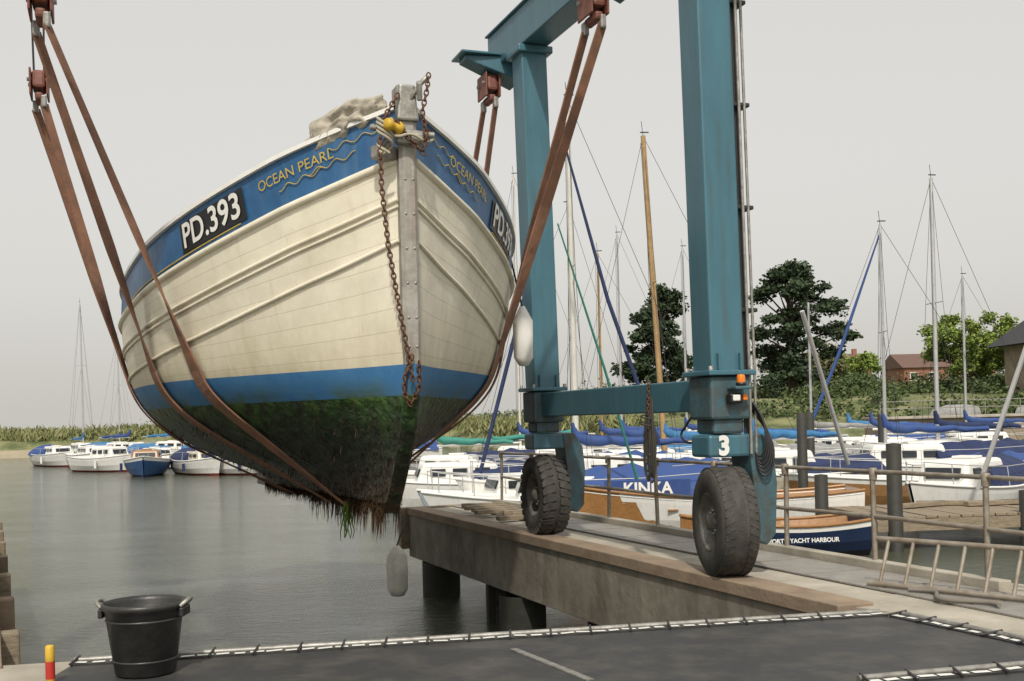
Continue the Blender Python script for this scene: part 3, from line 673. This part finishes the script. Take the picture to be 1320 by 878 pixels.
box('lamp_glass',(NR[0]-.01,NR[1]-.335,1.745),(.08,.02,.06),whitep,tl,b=.01)
box('orange_lamp',(NR[0]+.1,NR[1]-.28,1.75),(.05,.08,.06),orng,tl,b=.01)
px0=NR[0]+.21
def pipe(dx,dy): return [(px0+dx,NR[1]+dy,1.2),(px0+dx,NR[1]+dy,2.0),(px0+dx-.07,NR[1]+dy,6.6)]
lines('hydraulic_pipes',[pipe(.035*i,-.12+.03*i) for i in range(5)],.013,wire,tl)
lines('conduit',[pipe(.02,-.19),pipe(.09,-.17)],.016,steel,tl)
for z in (2.6,3.6,4.6,5.6,6.4): box('pipe_clamp',(px0+.05-.07*(z-2)/4.6,NR[1]-.08,z),(.2,.2,.04),wire,tl)
for k in range(6): tube('hydraulic_hose',[(px0+.04,NR[1]-.2+.03*k,1.7),(px0+.12+.02*k,NR[1]-.28,1.55-.03*k),(px0+.13+.015*k,NR[1]-.28,1.25-.05*k),(px0+.08,NR[1]-.2,1.12-.03*k),(px0+.06,NR[1]-.1,1.35)],.011,wire,tl,True)
ropem=nmat('dark_hanging_rope',(.06,.055,.045),.9)
for k in range(16):
    yy=1.3+random.uniform(-.09,.09); l=.4+random.random()*.32
    tube('hanging_rope',[(3.0,yy*.3+.91,1.82),(2.96,yy-.05,1.6),(2.96+random.uniform(-.03,.03),yy-.11,1.6-l*.7),(2.96,yy,1.5-l),(2.96,yy+.11,1.6-l*.7),(2.98,yy*.3+.93,1.82)],.008,ropem,tl,True)
tube('rope_gasket',[(2.94+.07*math.cos(t),1.3+.1*math.sin(t),1.62-.012*t) for t in range(14)],.009,ropem,tl,True)
chain('hook_chain',[(2.98,1.3,1.95),(2.96,1.3,1.6)],rustm,tl,.05,.007)
tube('hydraulic_link_hose',[(3.08,.35,1.75),(3.02,.55,1.5),(3.0,.7,1.38),(3.02,.5,1.28),(3.08,.3,1.35)],.012,wire,tl,True)
# slings
def hull2(pts):
    pts=sorted(pts); out=[]
    for p in pts:
        while len(out)>=2 and (out[-1][0]-out[-2][0])*(p[1]-out[-2][1])-(out[-1][1]-out[-2][1])*(p[0]-out[-2][0])<=0: out.pop()
        out.append(p)
    return out
def bz(s_,z):
    sp=s_
    for _ in range(6): sp=s_-so(z)*(1-max(0,sp)/LB)
    return hb(max(0,sp),z),max(0,sp)
def sling(sh,Lb,Rb,nm,W2=.085):
    pts=[]
    n=44
    for i in range(n+1):
        z=kz(sh)+(fz(sh)-kz(sh))*i/n; b_=bz(sh,z)[0]+.04
        pts+=[(b_,z-.012),(-b_,z-.012)]
    ch=hull2(pts+[(Lb[0],Lb[2]),(Rb[0],Rb[2])])
    path=[]
    for x,z in ch:
        if (x,z)==(Lb[0],Lb[2]): path.append((Vector(Lb),1))
        elif (x,z)==(Rb[0],Rb[2]): path.append((Vector(Rb),1))
        else: path.append((Vector((x,sh,z)),0))
    P=[path[0]]
    for a,b_ in zip(path,path[1:]):
        k=max(1,int((b_[0]-a[0]).length/.2)); fr=(a[1] or b_[1])
        for j in range(1,k+1):
            u=j/k; f=(max(a[1]*(1-u),b_[1]*u)) if fr else 0
            P.append((a[0].lerp(b_[0],u),f))
    vs=[];fs=[]
    for i,(p,f) in enumerate(P):
        t=(P[min(i+1,len(P)-1)][0]-P[max(i-1,0)][0]).normalized()
        sd_=1 if p.x>0 else -1
        z=min(max(p.z,kz(sh)+.02),fz(sh)); _,s_=bz(sh,z)
        d=(H(min(LB,s_+.1),z,sd_)-H(max(0,s_-.1),z,sd_)).normalized()
        if abs(p.x)<.3: d=Vector((0,1,0))
        wv=d; wv=(wv-t*wv.dot(t)).normalized()
        tw=min(1,f*2.5)*R(50)*(-sd_)
        wv=Matrix.Rotation(tw,3,t)@wv
        nn=t.cross(wv)
        W=W2*(1-.3*min(1,f*1.3))
        for a,b_ in ((-W,-.01),(W,-.01),(W,.01),(-W,.01)): vs.append(p+wv*a+nn*b_)
    for i in range(len(P)-1):
        for k in range(4): fs.append((i*4+k,(i+1)*4+k,(i+1)*4+(k+1)%4,i*4+(k+1)%4))
    mesh(nm,vs,fs,strapm,tl)
    for q in (0,-1):
        p=P[q][0]; box('sling_shackle',(p.x,p.y,p.z+.03),(.07,.1,.16),steel,tl,b=.02)
blocks=[((-3.02,2.25,5.78),'block_a',ZT+.5),((-3.24,5.95,6.02),'block_b',ZT+.9),((2.76,2.0,6.25),'block_c',ZT),((2.71,5.5,6.32),'block_d',ZT)]
def block(p,nm,top):
    x,y,z=p
    for k in (-.1,.1): box(nm+'_cheek',(x+k,y,z+.02),(.025,.4,.34),redm,tl,b=.03) 
    box(nm+'_body',(x,y,z+.06),(.16,.38,.24),redm,tl,b=.04,taper=(1,.8)); box(nm+'_lower',(x,y,z-.16),(.1,.34,.1),redm,tl,b=.03)
    for k in (-1,1): lathe(nm+'_pin',[(0,-.14),(.025,-.14),(.025,.14),(0,.14)],steel,tl,12,'X').location=(x,y+k*.12,z+.05)
    lines(nm+'_wire_ropes',[[(x+dx,y+dy,z+.15),(x+dx*1.3,y+dy*.8,top)] for dx in (-.06,.06) for dy in (-.12,.0,.12)],.008,wire,tl)
for b4 in blocks: block(*b4)
for sh,li,ri in ((2.5,0,2),(3.45,0,2),(5.9,1,3),(6.7,1,3)):
    Lp=blocks[li][0];Rp=blocks[ri][0]; d=(-.14 if sh in (2.5,5.9) else .14)
    sling(sh,(Lp[0]-d*.4,Lp[1]+d,Lp[2]-.26),(Rp[0]-d*.3,Rp[1]+d,Rp[2]-.26),'lifting_sling')
# ---------------------------------------------------------------- background boats
def small_boat(name,x,y,rot,Ln=7,B_=2.5,F=.8,hull=whiteg,band=None,cabin=True,mast=0,mm=alu,boomc=None,tent=None,furl=None,open_=False,mr=.07,lean=0,cabm=None,strakes=0,mastx=None):
    if mastx is not None: x=mastx-math.cos(rot)*Ln*.12
    g=grp(name,(x,y,WATER),rot)
    n=18; vs=[];fs=[];mi=[]
    fr=[-.25,-.02,.12,.45*F,.82*F,F]
    for i in range(n+1):
        t=i/n; bw=B_/2*(1-max(0,(t-.4)/.6)**2.3)*(.78+.22*min(1,t/.4)); bw=max(bw,.03); sh=1+.22*(2*(t-.38))**2*1.0
        for side in (-1,1):
            for k,f in enumerate(fr):
                q=[.35,.6,.74,.9,.98,1][k]; xx=(t-.5)*Ln+ (f/F if f>0 else 0)*.09*Ln*t*t
                vs.append((xx,side*bw*q,f*(sh if f>0 else 1)))
    m=len(fr)
    for i in range(n):
        for sd in (0,1):
            for k in range(m-1):
                a=(i*2+sd)*m+k; c=((i+1)*2+sd)*m+k; f_=(a,c,c+1,a+1); fs.append(f_ if sd==0 else f_[::-1]); mi.append(1 if k<2 else 2 if (band and k==m-2) else 0)
        if not open_:
            a=(i*2)*m+m-1; b2=(i*2+1)*m+m-1; fs.append((a,(i+1)*2*m+m-1,((i+1)*2+1)*m+m-1,b2)); mi.append(3)
    fs.append(tuple([k for k in range(m)]+[m+k for k in range(m-1,-1,-1)])); mi.append(0)
    botm=hullred if (hull is whiteg and int(abs(x)*7)%3==0) else (blackb if hull is navy else dblue)
    o=mesh('hull',vs,fs,[hull,botm,band or hull,whitep],g,mi)
    for s in (0,1): tube('gunwale',[vs[(i*2+s)*m+m-1] for i in range(n+1)],.035,varn if open_ else whitep,g)
    for q in range(strakes):
        for s in (0,1):
            pts=[]
            for i in range(n+1):
                a=Vector(vs[(i*2+s)*m+2]); b2=Vector(vs[(i*2+s)*m+m-1]); pts.append(a.lerp(b2,(q+.5)/strakes)+Vector((0,(-1 if s==0 else 1)*.01,0)))
            tube('plank_edge',pts,.014,hull,g)
    if open_:
        iv=[];iff=[]
        for i in range(n+1):
            a=Vector(vs[(i*2)*m+m-1]);b2=Vector(vs[(i*2+1)*m+m-1]); iv+=[a*1,Vector((a.x,a.y*.75,.15)),Vector((b2.x,b2.y*.75,.15)),b2*1]
        for i in range(n):
            for k in range(3): iff.append((i*4+k,(i+1)*4+k,(i+1)*4+k+1,i*4+k+1))
        mesh('inner_planking',iv,iff,varn,g)
        for t in (-.25,0,.2): box('thwart',(t*Ln,0,F*.75),(.25,B_*.85,.04),varn,g,b=.005)
    if cabin:
        cm=cabm or whitep; vr=(abs(x)*3.7)%1; cl_=Ln*(.34+.14*vr); ch=.42+.03*Ln+.25*((abs(x)*5.3)%1)
        box('cabin',(Ln*.05,0,F+ch/2-.02),(cl_,B_*.6,ch),cm,g,b=.1,taper=(.82,.86))
        for s in (-1,1):
            for k in range(3): box('window',(Ln*.05+(k-1)*cl_*.25,s*B_*.288,F+ch*.55),(cl_*.17,.05,ch*.34),glass,g,(R(s*8),0,0),b=.02)
        box('front_window',(Ln*.05+cl_*.462,0,F+ch*.55),(.05,B_*.4,ch*.4),glass,g,(0,R(-20),0),b=.02)
        box('hatch',(Ln*.0,0,F+ch+.02),(.6,.6,.07),cm,g,b=.02)
        for s in (-1,1): tube('hanging_fender',[(Ln*.1*s,-s*B_*.52,F*.85),(Ln*.1*s,-s*B_*.52,F*.3)],.09,[dblue,whitep][int(abs(x))%2],g)
    st=[]
    for t in (.55,.7,.85,.96):
        for s in (0,1):
            i=int(t*n); p=vs[(i*2+s)*m+m-1]; st.append([p,(p[0],p[1]*.95,p[2]+.55)])
    for s in (0,1): st.append([(vs[(int(t*n)*2+s)*m+m-1][0],vs[(int(t*n)*2+s)*m+m-1][1]*.95,vs[(int(t*n)*2+s)*m+m-1][2]+.55) for t in (.1,.3,.55,.7,.85,.96)])
    if not open_: lines('guard_rail',st,.014,alu,g)
    if tent:
        vs2=[];f2=[]; ph=x*1.7; tl_=.32+.2*((abs(x)*2.9)%1); th_=.75+.35*((abs(x)*4.1)%1)
        for i in range(13):
            xx=-Ln*.46+i*Ln*tl_/12
            for j,(yy,zz) in enumerate(((-.46,-.05),(-.42,.25),(-.3,.55),(-.12,.76),(.0,.85),(.12,.76),(.3,.55),(.42,.25),(.46,-.05))):
                sag=.11*abs(math.sin(i*math.pi/3+ph))
                vs2.append((xx,yy*B_*.98,F+zz*th_*(1-.1*abs(i-6)/6-sag)+.025*math.sin(i*2.1+j*1.3+ph)))
        for i in range(12):
            for j in range(8): f2.append((i*9+j,(i+1)*9+j,(i+1)*9+j+1,i*9+j+1))
        f2+=[tuple(range(9)),tuple(range(12*9+8,12*9-1,-1))]
        mesh('canvas_cover',vs2,f2,tent,g,smooth=False)
    if mast:
        mx_=Ln*.12; zt=mast; tx=mx_+lean
        tube('mast',[(mx_,0,F),(tx,0,zt)],mr,mm,g,radii=[1,.75])
        tube('spreaders',[(mx_+lean*.6,-.55,zt*.6),(mx_+lean*.6,.55,zt*.6)],.02,mm,g)
        st=[[(tx,0,zt),(Ln*.52,0,F*1.2)],[(tx,0,zt),(-Ln*.5,0,F)]]
        for s in (-1,1): st+= [[(tx,0,zt),(mx_+lean*.6,s*.55,zt*.6),(mx_-.1,s*B_*.47,F)],[(mx_+lean*.6,0,zt*.6),(mx_-.3,s*B_*.47,F)]]
        st.append([(mx_+.15,.1,F+.8),(tx+.1,.05,zt*.98)])
        lines('rigging',st,.008,wire,g)
        tube('mast_aerial',[(tx,0,zt),(tx+.05,0,zt+.5)],.01,wire,g); box('masthead_wind_vane',(tx-.05,0,zt+.12),(.3,.02,.04),wire,g,b=0)
    if mast or boomc:
        mx_=Ln*.12
        tube('boom',[(mx_,0,F+1.15),(-Ln*.36,0,F+1.2)],.05,mm,g)
        if boomc:
            P=[(mx_+.08,0,F+1.9),(mx_,0,F+1.5),(mx_-.3,0,F+1.36)]+[(mx_-.3-(Ln*.4)*(q+1)/8,.03*math.sin(q*2+x),F+1.33-.03*math.sin(q*2.3+x)-.012*q) for q in range(8)]
            tube('sail_cover',P,.15,boomc,g,False,3,[.5,.95,1.1]+[1.05-.07*q+.12*math.sin(q*2.6+x) for q in range(8)])
    if mast and furl: tube('furled_sail',[(Ln*.5,0,F*1.3),((Ln*.5+Ln*.12+lean)/2,0,mast*.52),(Ln*.12+lean,0,mast*.97)],.055,furl,g,radii=[1.1,1.2,.5])
    return g
SB=small_boat
greyhull=nmat('grey_blue_hull',(.35,.42,.48),.35)
cream=nmat('cream_gelcoat',(.6,.55,.42),.35)
for (nm,x,y,r,kw) in [
 ('motor_boat',-39.5,95,R(-50),dict(Ln=8,B_=2.9,F=1,hull=whiteg,tent=blue)),
 ('motor_boat',-34.2,89,R(-55),dict(Ln=8,B_=2.9,F=1.05,hull=whiteg)),
 ('motor_boat',-29.6,80,R(-35),dict(Ln=6.5,B_=2.7,F=1.0,hull=whiteg)),
 ('sailing_boat',-43,112,R(-50),dict(Ln=8,B_=2.6,F=.9,mast=16,boomc=sky_b,mastx=-43.5)),
 ('wooden_workboat',-24.0,72,R(-75),dict(Ln=7,B_=3,F=1,hull=nmat('blue_hull_paint',(.025,.09,.24),.35),cabin=True,cabm=varn,band=whitep)),
 ('motor_boat',-20.2,71,R(-55),dict(Ln=6.5,B_=2.6,F=.9,tent=dblue,cabm=cream)),
 ('sailing_boat',-16.8,69,R(-30),dict(Ln=7,B_=2.5,F=.9,tent=dblue)),
 ('sailing_boat',-35,118,R(-40),dict(Ln=8,B_=2.7,F=.9,mast=13,boomc=blue,mastx=-42)),
 ('sailing_boat',-27.5,96,R(-70),dict(Ln=9,B_=3,F=1.1,mast=0,boomc=sky_b,tent=sky_b)),
 ('motor_boat',-23.5,88,R(-40),dict(Ln=8,B_=2.9,F=1,tent=sky_b,cabm=varn)),
 ('motor_boat',-27.4,84,R(-50),dict(Ln=7,B_=2.6,F=.9,hull=cream,tent=blue)),
 ('sailing_boat',-31,100,R(-20),dict(Ln=9,B_=2.9,F=1.1,boomc=sky_b,tent=sky_b)),
 ('sailing_boat',-37,104,R(-30),dict(Ln=9,B_=2.9,F=1.1,boomc=blue,tent=sky_b)),
 ('sailing_boat',-20,92,R(200),dict(Ln=8,B_=2.7,F=.9,mast=0,boomc=blue,tent=blue)),
 ('motor_boat',-14,82,R(180),dict(Ln=7,B_=2.7,F=.9,tent=blue)),
 ('sailing_boat',-9,84,R(190),dict(Ln=7,B_=2.7,F=.9,mast=0,tent=blue)),
 ('motor_boat',-1.6,38,R(190),dict(Ln=6.5,B_=2.5,F=.9,tent=dblue)),
 ('sailing_boat',-2.2,44,R(170),dict(Ln=7,B_=2.5,F=.9,tent=greyc,boomc=green)),
 ('motor_boat',.6,32,R(200),dict(Ln=6,B_=2.4,F=.85,hull=greyhull,tent=dblue)),
 ('sailing_boat',1.0,46,R(10),dict(Ln=8,B_=2.6,F=1,mast=12,boomc=green,tent=dblue,mastx=2.6)),
 ('sailing_boat',.2,56,R(170),dict(Ln=8,B_=2.6,F=1,mast=15.5,boomc=blue,mastx=.4,mm=spar_w)),
 ('sailing_boat',3.4,33,R(188),dict(Ln=7.8,B_=2.7,F=1.0,mast=12.6,mr=.1,mm=spar_w,boomc=blue,furl=dblue,tent=blue,mastx=1.9)),
 ('sailing_boat',6.1,38,R(185),dict(Ln=8.5,B_=2.8,F=1.0,mast=12.7,mm=mastw,mr=.11,lean=.5,boomc=sky_b,tent=greyc,mastx=5.27)),
 ('sailing_boat',4.6,50,R(175),dict(Ln=8,B_=2.6,F=1,mast=10.5,mm=mastw,boomc=blue,tent=sky_b,mastx=4.1)),
 ('sailing_boat',9.5,42,R(170),dict(Ln=8,B_=2.6,F=1,hull=navy,mast=0,tent=greyc,boomc=blue)),
 ('sailing_boat',5.2,41.5,R(180),dict(Ln=8,B_=2.6,F=1,mast=0,tent=sky_b,boomc=blue)),
 ('sailing_boat',2.4,38,R(176),dict(Ln=7.5,B_=2.5,F=1,mast=0,tent=blue,boomc=dblue)),
 ('sailing_boat',8.8,36.5,R(197),dict(Ln=7.5,B_=2.5,F=1,hull=cream,mast=0,tent=dblue,boomc=sky_b)),
 ('clinker_boat',5.2,27.5,R(178),dict(Ln=6.6,B_=2.3,F=1.0,hull=whiteg,open_=True,cabin=False,strakes=6)),
 ('harbour_launch',5.6,23.3,R(186),dict(Ln=3.6,B_=1.8,F=.7,hull=navy,open_=True,cabin=False,band=whitep)),
 ('sailing_boat',12.6,40,R(178),dict(Ln=8.5,B_=2.8,F=1.0,hull=whiteg,mast=9.8,boomc=blue,furl=blue,tent=dblue,mastx=13.6)),
 ('sailing_boat',15.6,41,R(192),dict(Ln=8,B_=2.7,F=1.05,hull=greyhull,mast=11.6,boomc=dblue,tent=dblue,mastx=15.8,mr=.09)),
 ('wooden_yacht',13.6,34,R(176),dict(Ln=9,B_=2.6,F=.85,hull=nmat('orange_varnish',(.38,.2,.08),.35),cabin=False,tent=blue,band=whitep)),
 ('cabin_cruiser',12.4,30,R(225),dict(Ln=6,B_=2.4,F=.9,tent=dblue)),
 ('sailing_boat',17.4,50,R(172),dict(Ln=8,B_=2.6,F=1,mast=0,tent=greyc,boomc=blue)),
 ('sailing_boat',11.6,55,R(178),dict(Ln=8,B_=2.6,F=1,hull=navy,mast=8.5,boomc=greyc,tent=whitep,mastx=15)),
 ('sailing_boat',18.5,57,R(165),dict(Ln=8,B_=2.6,F=1,mast=0,boomc=sky_b,tent=blue)),
 ('sailing_boat',6.8,60,R(178),dict(Ln=8,B_=2.6,F=1,mast=13,boomc=blue,tent=blue,mastx=6)),
 ('sailing_boat',10,59,R(178),dict(Ln=8,B_=2.6,F=1,mast=12,boomc=blue,tent=greyc,mastx=9.4)),
 ('sailing_boat',20,58,R(178),dict(Ln=8,B_=2.6,F=1,mast=10,boomc=blue,mastx=24)),
]: SB(nm,x,y,r,**kw)
g=SB('named_yacht',1.7,29.0,R(184),Ln=7.0,B_=2.5,F=.9,hull=whiteg,tent=blue)
box('name_dodger',(-1.6,1.3,1.2),(2.2,.04,.46),blue,g,(R(-4),0,0),b=.01)
text('name_lettering','KINKA',.42,whitep,(-1.6,1.335,1.2),(R(90),0,R(180)),g,.012)
text('harbour_launch_lettering','EMSWORTH YACHT HARBOUR',.125,whitep,(5.75,22.37,WATER+.42),(R(84),0,R(5)),None,.003)
tube('lowered_mast',[(7.6,28.5,4.2),(9.3,30.5,.1)],.06,alu)
tube('lowered_mast.001',[(12.3,26,3.2),(11.2,26.5,-.4)],.06,alu)
tube('slanting_spar',[(1.6,30,9.2),(2.7,30,4.8),(4.0,30,.8)],.05,dblue,None,False,3,[.6,1.1,1.2])
tube('slanting_spar.001',[(1.2,26,6.2),(2.3,27,2.8),(3.2,28,-.2)],.03,green,None,False,3,[.6,1.1,1.2])
jg=grp('timber_jetty',(12,25.5,-.75),R(6))
for i in range(34): box('plank',(-4.2+i*.26,0,random.uniform(-.01,.01)),(.24,3.0,.06),wood,jg,(0,0,random.uniform(-.01,.01)),b=.005)
for yy in (-1.4,1.4): box('bearer',(.1,yy,-.17),(9,.2,.26),wood,jg)
for x in (-4,-1,2,4.5): lathe('mooring_pile',[(.16,-3),(.16,1.6 if x==-4 else .5),(0,1.62 if x==-4 else .52)],pilem,jg,16,'Z').location=(x,-1.5,0)
for i in range(5): box('loose_timber',(-2.5+i*.9,.4+.2*math.sin(i*2),.1),(1.6,.2,.1),wood,jg,(0,0,random.uniform(-.4,.4)))
for (x,y,h) in ((8.7,33,2.6),(10.3,38,2.6),(7.0,25,1.2),(14.8,44,2.4)):
    o=lathe('mooring_pile',[(.15,0),(.15,h+1.4),(0,h+1.42)],pilem,None,16,'Z'); o.location=(x,y,WATER-1)
pg=grp('pontoon',(7,43.6,WATER+.4),0)
box('deck',(0,0,0),(26,1.4,.2),wood,pg); box('float',(0,0,-.3),(25.5,1.2,.36),conc,pg)
